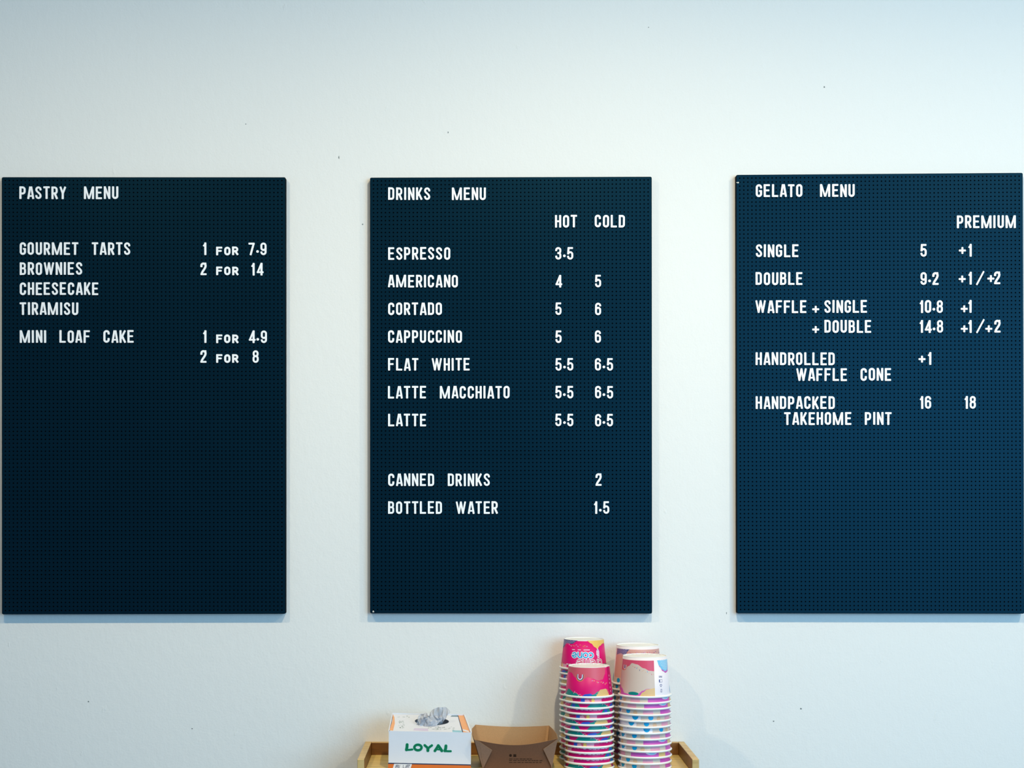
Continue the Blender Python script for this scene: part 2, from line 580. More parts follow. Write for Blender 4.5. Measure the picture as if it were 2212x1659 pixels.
board([(3.6, 382.6), (617, 382.8), (617, 1326), (4, 1327.2)], 'black peg letter board headed PASTRY MENU, leftmost on the wall', left_words, 'pastry')
board([(799.2, 383.6), (1408, 381.6), (1408.7, 1325.5), (799.4, 1325)], 'black peg letter board headed DRINKS MENU, above the wooden shelf', mid_words, 'drinks')
rb = board([(1590.2, 377.6), (2209.6, 373.2), (2212.8, 1325.8), (1592, 1325)], 'black peg letter board headed GELATO MENU, rightmost on the wall', right_words, 'gelato')

# ---------------------------------------------------------------- wooden shelf
ZF = EYE - 0.563            # top of the shelf board
def wood(name, dark=1.0, c0=(0.38, 0.20, 0.038), c1=(0.54, 0.33, 0.085)):
    if name in _m: return _m[name]
    m = bpy.data.materials.new(name)
    m.use_nodes = True
    nt = m.node_tree
    p = nt.nodes['Principled BSDF']
    p.inputs['Roughness'].default_value = 0.45
    tc = nt.nodes.new('ShaderNodeTexCoord')
    mp = nt.nodes.new('ShaderNodeMapping')
    mp.inputs['Scale'].default_value = (1, 10, 10)
    nt.links.new(tc.outputs['Object'], mp.inputs[0])
    n = nt.nodes.new('ShaderNodeTexNoise')
    n.inputs['Scale'].default_value = 9
    n.inputs['Detail'].default_value = 6
    n.inputs['Distortion'].default_value = 0.6
    nt.links.new(mp.outputs[0], n.inputs['Vector'])
    r = nt.nodes.new('ShaderNodeValToRGB')
    r.color_ramp.elements[0].position = 0.3
    r.color_ramp.elements[0].color = tuple(q * dark for q in c0) + (1,)
    r.color_ramp.elements[1].position = 0.62
    r.color_ramp.elements[1].color = tuple(q * dark for q in c1) + (1,)
    nt.links.new(n.outputs['Fac'], r.inputs[0])
    nt.links.new(r.outputs[0], p.inputs['Base Color'])
    _m[name] = m
    return m
WD = wood('pale_oiled_wood', 1.0, (0.56, 0.36, 0.085), (0.76, 0.54, 0.17))
WE = wood('lit_wood_edge', 1.0, (0.44, 0.27, 0.08), (0.62, 0.43, 0.17))
WF = wood('shaded_wood_face', 1.0, (0.13, 0.050, 0.008), (0.22, 0.090, 0.014))  # same wood as the edges, with the shade of its faces painted in
shelf = empty('wooden_shelf', (0.105, 0, ZF), 'pale wooden wall shelf with raised sides, under the drinks menu board', 'shelf')
X0, X1, DEP, TH = -0.240, 0.449, 0.241, 0.0140
def part_box(name, a, b, parent, m, ox=0.105, bev=0.0012):
    mb = MB()
    mb.box((a[0] - ox, a[1], a[2] - ZF), (b[0] - ox, b[1], b[2] - ZF))
    if isinstance(m, tuple):        # dark shaded faces, pale lit edges: the light put into the wood colour
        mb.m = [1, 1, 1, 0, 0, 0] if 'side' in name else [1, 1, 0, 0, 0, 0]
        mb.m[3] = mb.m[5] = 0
    return bevel(mb.build(name, m, parent), bev)
part_box('base_board', (X0 + TH, -DEP + 0.001, ZF - 0.016), (X1 - TH, -0.0155, ZF), shelf, WD)
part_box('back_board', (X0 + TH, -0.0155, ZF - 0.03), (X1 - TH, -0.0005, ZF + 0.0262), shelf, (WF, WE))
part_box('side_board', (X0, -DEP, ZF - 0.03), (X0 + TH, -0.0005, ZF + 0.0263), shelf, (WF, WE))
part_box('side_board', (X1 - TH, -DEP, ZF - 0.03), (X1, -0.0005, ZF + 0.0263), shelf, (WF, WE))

# ---------------------------------------------------------------- paper cups
M_PAPER = mat('white_cup_paper', (0.84, 0.84, 0.82), 0.45, var=0.01)
INK = {
    'magenta': (0.64, 0.0, 0.145), 'darkmag': (0.50, 0.003, 0.10), 'salmon': (0.68, 0.11, 0.16), 'teal': (0.0, 0.22, 0.20), 'blue': (0.03, 0.09, 0.50),
    'sand': (0.76, 0.50, 0.20), 'sanddark': (0.62, 0.36, 0.13), 'orange': (0.85, 0.33, 0.05), 'white': (0.84, 0.82, 0.84), 'purple': (0.11, 0.10, 0.24),
    'lilac': (0.55, 0.40, 0.62), 'yellow': (0.84, 0.52, 0.12), 'cyan': (0.0, 0.32, 0.62), 'sky': (0.20, 0.58, 0.80), 'lightpink': (0.75, 0.32, 0.42),
    'navy': (0.02, 0.05, 0.22), 'tan': (0.68, 0.42, 0.26), 'beige': (0.66, 0.52, 0.44), 'peach': (0.70, 0.36, 0.30), 'rose': (0.70, 0.08, 0.15),
    'orchid': (0.62, 0.10, 0.44), 'blush': (0.80, 0.73, 0.80), 'grey': (0.25, 0.26, 0.27)}
INKN = list(INK)
INKM = [mat('ink_' + k, INK[k], 0.42, spec=0.3, var=0.015) for k in INKN]
NSEG = 108
class Cup:
    def __init__(s, R0, R1, H):
        s.R0, s.R1, s.H = R0, R1, H
        s.pr = MB()
        s.layer = 0
    def r(s, z): return s.R0 + (s.R1 + .0001 - s.R0) * (z - .0015) / (s.H - .0027)
    def P(s, th, z, off=0.0):
        r = s.r(z) + off
        t = math.radians(th)
        return (r * math.sin(t), -r * math.cos(t), z)
    def strip(s, t0, t1, lo, hi, ink):
        """a printed patch: lo and hi are numbers or lists of (angle, height) knots, eased between"""
        s.layer += 1
        off = 0.00004 + 0.000005 * s.layer
        def f(k, t):
            if isinstance(k, (int, float)): return k
            if t <= k[0][0]: return k[0][1]
            for (a, b), (c, d) in zip(k, k[1:]):
                if t <= c:
                    u = (t - a) / (c - a)
                    u = u * u * (3 - 2 * u)
                    return b + (d - b) * u
            return k[-1][1]
        n = max(2, int((t1 - t0) / 1.25))
        v, fs = [], []
        for i in range(n + 1):
            t = t0 + (t1 - t0) * i / n
            a, b = f(lo, t), f(hi, t)
            b = max(a + 1e-5, b)
            v += [s.P(t, a, off), s.P(t, b, off)]
        for i in range(n):
            fs.append((2 * i, 2 * i + 2, 2 * i + 3, 2 * i + 1))
        s.pr.add(v, fs, INKN.index(ink))
    def wave_lines(s, t0, t1, z0, z1, ink, step=0.0032, amp=0.0009, thick=0.0008, per=7.0, clip=None):
        s.layer += 1
        off = 0.00004 + 0.000005 * s.layer
        z = z0
        while z < z1:
            run = []
            n = int((t1 - t0) / 1.2)
            for i in range(n + 1):
                t = t0 + (t1 - t0) * i / n
                zz = z + amp * math.sin(t / per * 2 * PI)
                ok = clip is None or clip(t, zz)
                if ok: run.append((t, zz))
                if (not ok or i == n) and len(run) > 1:
                    v = []
                    for (a, b) in run: v += [s.P(a, b - thick / 2, off), s.P(a, b + thick / 2, off)]
                    s.pr.add(v, [(2 * q, 2 * q + 2, 2 * q + 3, 2 * q + 1) for q in range(len(run) - 1)], INKN.index(ink))
                if not ok: run = []
            z += step
    def ellipse(s, th, z, a_deg, b, ink, n=20):
        n = max(8, int(2 * a_deg / 1.0))
        lo = [(th - a_deg * math.cos(PI * i / n), z - b * math.sin(PI * i / n)) for i in range(n + 1)]
        hi = [(t, 2 * z - q) for t, q in lo]
        s.layer += 1
        off = 0.00004 + 0.000005 * s.layer
        v = []
        for (t, q0), (_, q1) in zip(lo, hi): v += [s.P(t, q0, off), s.P(t, q1, off)]
        s.pr.add(v, [(2 * i, 2 * i + 2, 2 * i + 3, 2 * i + 1) for i in range(n)], INKN.index(ink))
    def stroke(s, th, z, pts, wid, ink, closed=False, flip=False, newlayer=True, sc=1.0):
        """a line drawing around (th, z); pts in millimetres; flip turns it upside down"""
        if newlayer: s.layer += 1
        off = 0.00004 + 0.000005 * s.layer
        g = -1 if flip else 1
        rr = s.r(z)
        def f3(x, y, t): return s.P(th + math.degrees(g * x * sc * 0.001 / rr), z + g * y * sc * 0.001, off)
        # short pieces so that the ribbon hugs the cone
        Q = []
        P = pts + ([pts[0]] if closed else [])
        for p, q in zip(P, P[1:]):
            d = math.hypot(q[0] - p[0], q[1] - p[1])
            m = max(1, int(d / 0.9))
            for i in range(m): Q.append((p[0] + (q[0] - p[0]) * i / m, p[1] + (q[1] - p[1]) * i / m))
        if not closed: Q.append(P[-1])
        slab_ribbon(s.pr, ribbon(Q, wid, closed, chamfer=0.6), closed, 0, f3=f3, m=INKN.index(ink))
    def sprinkles(s, t0, t1, fz, n, inks, seed=1):
        rnd = random.Random(seed)
        s.layer += 1
        for i in range(n):
            t = t0 + (t1 - t0) * (i + rnd.random() * .8) / n
            a = rnd.uniform(0, PI)
            l = 1.05
            s.stroke(t, fz(t) + rnd.uniform(-.002, .002), [(-l * math.cos(a), -l * math.sin(a)), (l * math.cos(a), l * math.sin(a))], .9, rnd.choice(inks), newlayer=False)
    def rainbow(s, th, z, sc=1.0, cols=('orange', 'navy', 'white', 'darkmag')):
        for r_, c_, w_ in zip((7.6, 6.0, 4.4, 2.4), cols, (1.7, 1.6, 1.9, 2.0)):
            pts = [(-r_, 4)] + arc(0, 0, r_, 180, 360, 16) + [(r_, 4)]
            s.stroke(th, z, pts, w_, c_, sc=sc)
    def parts(s, wallmat):
        """(name, mesh) of the parts of one cup"""
        T = 0.0005
        out = []
        n = NSEG
        def lathe(name, prof, mats, closed=False, smooth=True):
            v, f = [], []
            for i in range(n):
                t = 2 * PI * i / n
                for r_, z_ in prof: v.append((r_ * math.sin(t), -r_ * math.cos(t), z_))
            m = len(prof)
            for i in range(n):
                j = (i + 1) % n
                for q in range(m if closed else m - 1):
                    a, b = q, (q + 1) % m
                    f.append((i * m + a, j * m + a, j * m + b, i * m + b))
            me = bpy.data.meshes.new(name)
            me.from_pydata(v, [], f)
            me.materials.append(mats)
            if smooth: me.polygons.foreach_set('use_smooth', [True] * len(f))
            me.update()
            return name, me
        H = s.H
        out.append(lathe('cup_wall', [(s.R0, 0.0015), (s.R1 + .0001, H - .0012), (s.R1 - T, H - .0012), (s.R0 - T, 0.0015)], wallmat))
        rr = 0.0022
        out.append(lathe('rolled_rim', [(s.R0 + .0011 + rr * math.cos(2 * PI * q / 10), rr + rr * math.sin(2 * PI * q / 10)) for q in range(10)], M_PAPER, True))
        # bottom disc, a little sunk inside the lip
        out.append(lathe('cup_base', [(s.R1 + .0001, H - .0016), (s.R1 + .00015, H - .0004), (s.R1 - .0003, H), (s.R1 - .0011, H), (s.R1 - .0014, H - .0013), (0.00001, H - .0013)], M_PAPER, smooth=False))
        me = bpy.data.meshes.new('printed_design')
        me.from_pydata(s.pr.v, [], s.pr.f)
        for m in INKM: me.materials.append(m)
        me.polygons.foreach_set('material_index', s.pr.m)
        me.update()
        out.append(('printed_design', me))
        # small code printed in an arc along the edge of the bottom disc
        v, f = [], []
        rnd = random.Random(3)
        t = 118
        while t < 242:
            L = rnd.uniform(1.2, 4.5)
            if rnd.random() < .72:
                k = len(v)
                for a in (t, t + L):
                    for r_ in (s.R1 - .0044, s.R1 - .0075):
                        v.append((r_ * math.sin(math.radians(a)), -r_ * math.cos(math.radians(a)), H - .00105))
                f.append((k, k + 1, k + 3, k + 2))
            t += L + rnd.uniform(.7, 2.5)
        me = bpy.data.meshes.new('printed_code')
        me.from_pydata(v, [], f)
        me.materials.append(INKM[INKN.index('grey')]); me.update()
        out.append(('printed_code', me))
        return out

# -- letters of the logo, thin strokes, x-height 10 mm
def low(ch):
    if ch == 'c': return 9.5, [(arc(5, 5, 4.2, 45, 315, 14), False)]
    if ch == 'o': return 10.5, [(arc(5, 5, 4.2, 0, 345, 20), True)]
    if ch == 'n': return 10, [([(1.2, .8), (1.2, 9)], False), ([(1.2, 5.5)] + arc(4.8, 5.5, 3.5, 170, 0, 8) + [(8.3, .8)], False)]
    if ch == 'e': return 9.8, [([(1.2, 4.2), (8.6, 6.2)] + arc(5, 5, 4.0, 18, 320, 16), False)]
    if ch == 'r': return 6.5, [([(1.2, .8), (1.2, 9)], False), ([(1.2, 5.5)] + arc(4.6, 5.6, 3.3, 165, 70, 6), False)]
    if ch == 'm': return 14.5, [([(1.2, .8), (1.2, 9)], False), ([(1.2, 6)] + arc(4, 6, 2.8, 165, 0, 8) + [(6.8, .8)], False), ([(6.8, 6)] + arc(9.8, 6, 3, 165, 0, 8) + [(12.8, .8)], False)]
    return 5, []

def logo(cup, th, z, word, ink, outline, sc, wid=2.0):
    tot = sum(low(c)[0] for c in word)
    for col, wd in ((outline, wid + 2.2), (ink, wid)):
        x = -tot / 2
        cup.layer += 1
        for c in word:
            aw, L = low(c)
            for pts, cl in L:
                cup.stroke(th, z, [(px + x, py - 5) for px, py in pts], wd, col, closed=cl, flip=True, newlayer=False, sc=sc)
            x += aw

def bottom_garland(c, segs):
    for t0, t1, h0, h1, ink in segs:
        c.strip(t0, t1, 0.0035, [(t0, .0035), (t0 + (t1 - t0) * .35, h0), (t0 + (t1 - t0) * .7, h1), (t1, .0036)], ink)

# the small magenta cup
mc = Cup(0.0487, 0.0420, 0.0620)
c = mc
mm = lambda L: [(a, b * .001) for a, b in L]
# rainbow side faces angle 0
c.strip(-92, 48, mm([(-92, 50), (-60, 50), (-42, 41), (-28, 33), (-15, 39), (-7, 43), (5, 40), (20, 36), (34, 37), (44, 47), (48, 61)]), .0618, 'salmon')
c.rainbow(-28, .0425, 1.08)
c.sprinkles(4, 52, lambda t: .033 - .00018 * (t - 4) + .003, 9, ['white', 'lilac', 'yellow', 'blue'], 4)
bottom_garland(c, [(-88, -20, .017, .010, 'teal'), (-24, 10, .0085, .0095, 'blue'), (-4, 30, .008, .014, 'teal'), (11, 56, .017, .018, 'sand')])
c.wave_lines(14, 54, .005, .018, 'sanddark', per=9, clip=lambda t, z: z < .0175 * math.sin(PI * (t - 9) / 55) ** .5)
c.sprinkles(-45, -20, lambda t: .011 - (t + 45) * .0002, 7, ['white', 'orange', 'lightpink'], 9)
c.strip(55, 72, .004, .0618, 'darkmag')
for i, z in enumerate((.043, .036, .028, .019, .012)):
    c.stroke(64, z, [(-.9, -1.4), (.9, -1.4), (.9, 1.4), (-.9, 1.4)], .55, 'white', closed=True)
# logo side faces angle 180
o = 180
c.strip(o - 92, o - 22, mm([(o - 92, 40), (o - 80, 44), (o - 60, 55), (o - 40, 54), (o - 22, 61)]), .0618, 'purple')
c.wave_lines(o - 90, o - 26, .046, .061, 'lilac', per=11, amp=.0011, clip=lambda t, z: z > .0465 + .00019 * (t - o + 90))
c.strip(o + 6, o + 85, mm([(o + 6, 61), (o + 17, 56), (o + 28, 48), (o + 36, 44), (o + 46, 50), (o + 62, 54), (o + 85, 53)]), .0618, 'yellow')
c.sprinkles(o - 52, o + 10, lambda t: .051, 10, ['white', 'orange', 'lightpink', 'lilac'], 5)
c.stroke(o - 25, .0425, [(-9.2, 0), (-3.6, 0)], 1.3, 'white', newlayer=True)
c.stroke(o - 8, .0425, [(-9, 0), (-3.6, 0)], 1.3, 'white', newlayer=False)
c.stroke(o + 8, .0425, [(-9, 0), (3, 0)], 1.3, 'white', newlayer=False)
logo(c, o - 7, .0315, 'cone', 'cyan', 'white', 1.17)
logo(c, o + 14, .0165, 'creme', 'rose', 'blush', 1.17, 1.7)
# the little ice cream in a cone beside the words
c.stroke(o + 37, .035, [(0, 9.5), (3.4, 3.5), (3.2, -4.5), (2.6, -9.6), (-1.0, -9.0), (-.6, -5.5), (-3.4, -2.5), (-3.4, 3.5)], 1.3, 'white', closed=True)
c.stroke(o + 37, .036, [(0, 3), (0, -6)], 3.4, 'blush')
c.stroke(o + 37, .041, [(-1.6, -1), (0, 2.4), (1.6, -1)], .8, 'lilac', closed=True)
bottom_garland(c, [(o - 92, o - 66, .016, .014, 'salmon'), (o + 60, o + 78, .010, .013, 'lightpink')])
bottom_garland(c, [(78, 100, .009, .01, 'lightpink'), (225, 262, .012, .012, 'teal')])
c.ellipse(106, .007, 4, .0045, 'yellow'); c.strip(110, 128, .0035, .011, 'lightpink'); c.strip(76, 86, .0035, .012, 'blue')
# white scallops just above the rim on part of the cup
for t in range(130, 232, 9):
    c.ellipse(t, .0115, 4.2, .0010, 'white', 10)
c.strip(236, 246, .0035, .010, 'blue')
MAG = mc.parts(INKM[INKN.index('magenta')])

# the taller white and peach cup
pc = Cup(0.0520, 0.0448, 0.0820)
c = pc
c.strip(-100, 18, .0036, .0755, 'beige')
c.strip(95, 250, .0155, .0755, 'peach')
c.strip(95, 196, .0036, .0155, 'beige')
c.strip(-86, 18, mm([(-86, 54), (-68, 53), (-50, 63), (-40, 69.5), (-26, 67.5), (-8, 60), (6, 55), (18, 54)]), .0755, 'rose')
c.rainbow(-66, .0605, .85, ('tan', 'rose', 'white', 'navy'))
c.sprinkles(-40, 18, lambda t: .064 - (t + 40) * .00030, 15, ['cyan', 'rose', 'tan', 'navy', 'tan'], 6)
c.strip(-92, 12, .0036, mm([(-92, 28), (-72, 17), (-58, 8), (-38, 6), (-22, 8), (-10, 15), (0, 19), (12, 19)]), 'orchid')
c.ellipse(-33, .0085, 13, .0036, 'teal')
c.strip(-46, -20, .0036, .0055, 'orchid')
c.strip(-18, 18, .0036, mm([(-18, 4), (-10, 12), (0, 18), (18, 20)]), 'sand')
c.wave_lines(-15, 17, .006, .0195, 'tan', per=8, amp=.0011, thick=.001, clip=lambda t, z: z < .019 * min(1, (t + 19) / 18))
c.strip(28, 86, mm([(28, 74), (34, 62), (44, 53), (56, 49), (68, 51), (86, 70)]), .0755, 'orchid')
c.strip(27, 84, mm([(27, 75), (32, 65), (42, 56.5), (54, 52.5), (66, 54), (84, 72)]), .0756, 'sky')
c.wave_lines(36, 80, .055, .0745, 'blush', per=9, amp=.0010, thick=.0007, clip=lambda t, z: z > .0745 - .020 * math.sin(PI * min(1, max(0, (t - 29) / 54))))
# navy pictograms, upside down as the cup stands
th = 35
for i, pts in enumerate(([(-4, -1.6), (-4, 1.6), (-2.4, 1.6), (-2.2, 0), (-4, 0)], [(-1.2, -1.6), (-1.2, 1.6), (.4, 1), (.6, -1), (-1.2, -1.6)], [(3.6, 1.6), (1.8, 1.4), (1.9, 0), (3.5, 0), (3.4, -1.6), (1.6, -1.4)])):
    c.stroke(th, .0425, pts, .65, 'navy', flip=True, newlayer=(i == 0))
c.stroke(th, .034, [(-4, -2.6), (4, -2.6), (4, 2.6), (-4, 2.6)], .6, 'navy', closed=True)
c.stroke(th, .034, [(-3, -1.2), (-3, 1.2)], 2.4, 'navy')
c.stroke(th, .0245, [(0, -2.6), (2.6, .8), (1.6, 2.4), (-1.6, 2.4), (-2.6, .8)], .9, 'navy', closed=True)
c.stroke(th, .0145, [(-1.6, -2.8), (1.4, -3), (2.0, 2.2), (-.6, 2.8)], .8, 'navy', closed=True)
c.ellipse(82, .0135, 8, .0085, 'cyan')
# far side
c.strip(100, 148, mm([(100, 62), (120, 66), (134, 63), (148, 75)]), .0755, 'purple')
c.wave_lines(100, 140, .064, .075, 'lilac', per=9)
c.sprinkles(140, 250, lambda t: .0685, 34, ['lilac', 'rose', 'navy', 'tan', 'orchid'], 12)
c.ellipse(118, .0095, 6, .0048, 'cyan'); c.ellipse(137, .0075, 5, .0045, 'tan'); c.strip(155, 178, .0042, .0115, 'lightpink')
c.strip(196, 262, .0036, .0125, 'orchid'); c.ellipse(244, .0125, 13, .0042, 'blush'); c.ellipse(246, .0125, 9, .0032, 'sky')
c.strip(262, 282, .0036, .0125, 'sand')
PCH = pc.parts(mat('blush_cup_paper', (0.80, 0.74, 0.78), 0.42, var=0.01))

ORD = ['topmost', 'second from the top', 'third from the top', 'fourth from the top', 'fifth from the top', 'sixth from the top', 'seventh from the top',
       'eighth from the top', 'ninth from the top', 'tenth from the top', 'eleventh from the top', 'twelfth from the top', 'thirteenth from the top',
       'fourteenth from the top', 'fifteenth from the top', 'sixteenth from the top', 'seventeenth from the top', 'bottom cup']
def stack(parts, px, d, ref_y, n, pitch, name, what, where, group, rots, lean=(0, 0), seed=0):
    rnd = random.Random(seed)
    x = (px - 1029) / 1000 * (CAMD - d) / CAMD
    for i in range(n):                 # i = 0 is the topmost cup
        h = (n - 1 - i) * pitch
        rot = rots[i] if i < len(rots) else rnd.uniform(0, 360)
        jx, jy = rnd.uniform(-.0004, .0004), rnd.uniform(-.0004, .0004)
        pos = ORD[i] if i < n - 1 else 'bottom cup'
        e = empty(name, (x + lean[0] * h + (jx if i else 0), -d + lean[1] * h + jy, ZF + h + .0001), '%s, %s, %s' % (what, pos, where), 'paper cup', group)
        e.rotation_euler = (rnd.uniform(-.004, .004), rnd.uniform(-.006, .006) + lean[2] if len(lean) > 2 else rnd.uniform(-.006, .006), math.radians(rot))
        for nm, me in parts:
            if i and nm in ('printed_code',):
                if nm == 'printed_code': continue
            link(nm, me, e)

# the cup in front shows its rainbow, the one behind its logo; below them the prints are turned every way
stack(MAG, 1272.3, 0.176, 0, 14, 0.0113, 'magenta_paper_cup', 'magenta printed paper cup', 'front left stack', 'magenta cups of the front left stack',
      [0, -100, 75, 160, -112, -4, 75, 12, 45, -120, 180, 168, 188, 14], seed=1)
stack(MAG, 1261.0, 0.0685, 0, 18, 0.0113, 'magenta_paper_cup', 'magenta printed paper cup', 'back left stack', 'magenta cups of the back left stack',
      [180], seed=2)
stack(PCH, 1392.8, 0.177, 0, 13, 0.0123, 'pale_paper_cup', 'tall pale pink paper cup', 'front right stack', 'pale cups of the front right stack',
      [0, 165, 157, 195, 250, 240, 277, 212, 155, 212, 125, 195, 212], seed=3)
stack(PCH, 1377.0, 0.0705, 0, 14, 0.0123, 'pale_paper_cup', 'tall pale pink paper cup', 'back right stack', 'pale cups of the back right stack',
      [185, 180, 190, 170, 200], seed=4)

# ---------------------------------------------------------------- white and orange box with the plastic sheet
M_CARD = mat('white_carton', (0.70, 0.72, 0.78), 0.55, var=0.015)
M_ORA = mat('orange_carton_print', (0.62, 0.14, 0.012), 0.45, var=0.05)
M_ORAP = mat('pale_orange_carton_print', (0.80, 0.36, 0.14), 0.45, var=0.05)
M_GREEN = mat('green_ink', (0.0, 0.165, 0.075), 0.5, spec=0.2)
M_NAVY = mat('navy_ink', (0.006, 0.02, 0.075), 0.45)
M_GREY = mat('grey_ink', (0.36, 0.42, 0.42), 0.5)
bx0 = Vector((-0.100, -0.14, ZF))
box = empty('glove_box', bx0, 'white and orange carton printed LOYAL, leftmost on the shelf', 'carton')
h0, h1 = 0.0775, 0.0972
FLb, FRb = Vector((-.1795, -.200, 0)), Vector((-.0112, -.200, 0))
BLb, BRb = Vector((-.1770, -.080, 0)), Vector((-.0254, -.080, 0))
FL, FR, BL, BR = FLb + Vector((0.001, 0, h0)), FRb + Vector((.0006, 0, h0 - .003)), BLb + Vector((0, 0, h1)), BRb + Vector((0, 0, h1 - .0026))
def bl_(p): return (p.x - bx0.x, p.y - bx0.y, p.z)
def top(u, v, off=0.0, sink=True):
    a = FL.lerp(FR, u); b = BL.lerp(BR, u)
    p = a.lerp(b, v)
    return Vector((p.x - bx0.x, p.y - bx0.y, p.z + off))
def toppx(x, y, off=0.0003):
    v = (1580 - y) / (1580 - 1541.5)
    xl, xr = 840 + (848 - 840) * v, 1018 + (1003 - 1018) * v
    return top((x - xl) / (xr - xl), v, off)
# walls: front, right, back, left and bottom, with a rolled-in front lip
mb = MB()
corner_b = [FLb, FRb, BRb, BLb]; corner_t = [FL, FR, BR, BL]
v = [bl_(p) for p in corner_b] + [bl_(p) for p in corner_t]
mb.add(v, [(0, 1, 5, 4), (1, 2, 6, 5), (2, 3, 7, 6), (3, 0, 4, 7), (0, 3, 2, 1)], 0)
carton = mb.build('carton_body', [M_CARD], box)
so = carton.modifiers.new('card', 'SOLIDIFY'); so.thickness = 0.0007; so.offset = -1
# top panel with the oval opening
hole = []
for i in range(28):
    a = 2 * PI * i / 28
    hole.append((933 + 37 * math.cos(a), 1556 - 8.6 * math.sin(a)))
outer = [(0, 0), (1, 0), (1, 1), (0, 1)]
hv = []
for x, y in hole:
    v_ = (1580 - y) / (1580 - 1541.5)
    xl, xr = 840 + 8 * v_, 1018 - 15 * v_
    hv.append(((x - xl) / (xr - xl), v_))
outl = [(.012, .01), (.994, .01), (.994, .99), (.012, .99)]
tri = tessellate_polygon([[Vector((a, b, 0)) for a, b in outl], [Vector((a, b, 0)) for a, b in hv]])
obj('top_panel', [top(a, b, -.0012) for a, b in outl + hv], tri, M_CARD, box)
# upstanding edges round the sunken top
def edge_bar(name, p, q, wdt, hgt, m):
    mb = MB()
    d = (q - p).normalized(); s_ = d.cross(Vector((0, 0, 1))).normalized() * wdt
    vv = []
    for e in (p, q):
        for sx in (-1, 1):
            for hz in (-.002, hgt):
                t = e + s_ * sx + Vector((0, 0, hz)); vv.append((t.x - bx0.x, t.y - bx0.y, t.z))
    mb.add(vv, [(0, 1, 3, 2), (4, 6, 7, 5), (0, 4, 5, 1), (2, 3, 7, 6), (1, 5, 7, 3), (0, 2, 6, 4)])
    return mb.build(name, m, box)
edge_bar('folded_edge', FL, BL, .0009, .0012, M_CARD)
edge_bar('folded_edge', FR, BR, .0012, .0012, M_CARD)
edge_bar('folded_edge', BL, BR, .0007, .0012, M_CARD)
def topquad(name, pts, m, off=0.0):
    return obj(name, [toppx(x, y, -.00117 + off * .2) for x, y in pts], [tuple(range(len(pts)))], m, box)
topquad('orange_band', [(1001, 1579.5), (1016, 1579.5), (1001.8, 1541.8), (989, 1541.8)], M_ORAP)
topquad('white_strip', [(1000.5, 1575.5), (1013.5, 1578.5), (1012.5, 1575.3), (999.5, 1571.8)], M_CARD, .0002)
topquad('navy_stripe', [(999, 1580), (1001.3, 1580), (989.6, 1541.3), (988.2, 1541.3)], M_NAVY, .0001)
topquad('orange_side', [(841.5, 1577), (849, 1578), (853, 1562), (852, 1548), (848.8, 1542), (847.8, 1556)], M_ORAP)
topquad('grey_stripe', [(973, 1545), (989.5, 1545), (989, 1541.8), (976, 1542.2)], S('slate_blue_ink', 95, 125, 140))
topquad('violet_band', [(893, 1576.6), (925, 1577.6), (925, 1572.2), (895, 1571.6)], S('violet_ink', 205, 195, 218))
topquad('blue_band', [(978, 1579), (998.5, 1579.6), (997, 1575), (977, 1574.6)], S('light_blue_ink', 140, 190, 205))
mb = MB()
rnd = random.Random(5)
def marks(x0, x1, y0, y1, n, lx=(1, 3), ly=(.8, 2)):
    for _ in range(n):
        x, y = rnd.uniform(x0, x1), rnd.uniform(y0, y1)
        a, b = rnd.uniform(*lx), rnd.uniform(*ly)
        mb.add([toppx(x, y, -.00114), toppx(x + a, y, -.00114), toppx(x + a, y - b, -.00114), toppx(x, y - b, -.00114)], [(0, 1, 2, 3)])
marks(861, 872, 1556, 1573, 26)
marks(858, 882, 1546, 1549, 7)
marks(924, 980, 1568, 1575, 34, (1.5, 4), (.6, 1.3))
marks(942, 955, 1559, 1563, 10, (.6, 1), (.6, 1))
mb.build('small_print', [M_GREY], box)
# printing on the front
def fr(px, py, off=.0001):
    p = W(px, py, 0.200)
    return (p.x - bx0.x, -.200 - off - bx0.y, p.z - ZF)
mb = MB()
mb.add([fr(838.4, 1649.4), fr(1017.2, 1653.2), fr(1017.2, 1660.8), fr(838.4, 1660.8)], [(0, 1, 2, 3)])
mb.build('orange_band', [M_ORA], box)
mb = MB()
mb.add([fr(838.4, 1647.6, .00016), fr(1017.2, 1651.2, .00016), fr(1017.2, 1653.6, .00016), fr(838.4, 1650, .00016)], [(0, 1, 2, 3)])
mb.build('navy_stripe', [M_NAVY], box)
mb = MB()
mb.add([fr(851.5, 1649.8, .00022), fr(890, 1650.5, .00022), fr(886.5, 1661, .00022), fr(848, 1661, .00022)], [(0, 1, 2, 3)])
mb.build('white_label', [M_CARD], box)
def front_text(name, txt, x0, y0, cw, H, wid, m, off, slant=0, step=None, dy=0.0, fn=None):
    mb = MB()
    x = x0
    for i, ch in enumerate(txt):
        w_, L = glyph_strokes(ch, H, wid)
        sx = cw / (w_ if ch != 'Y' else w_)
        yy = y0 + dy * i
        def f3(a, b, t, x=x, yy=yy, sx=sx): return fr(x + a * sx + slant * b, yy - b, off + t)
        for q, (pts, cl, f) in enumerate(L):
            pts2 = [(p[0], p[1]) for p in pts]
            slab_ribbon(mb, ribbon(pts2, wid * f, cl, chamfer=.8), cl, 0, z0=.00002 * q, f3=f3)
        x += (step or cw)
    return mb.build(name, [m], box)
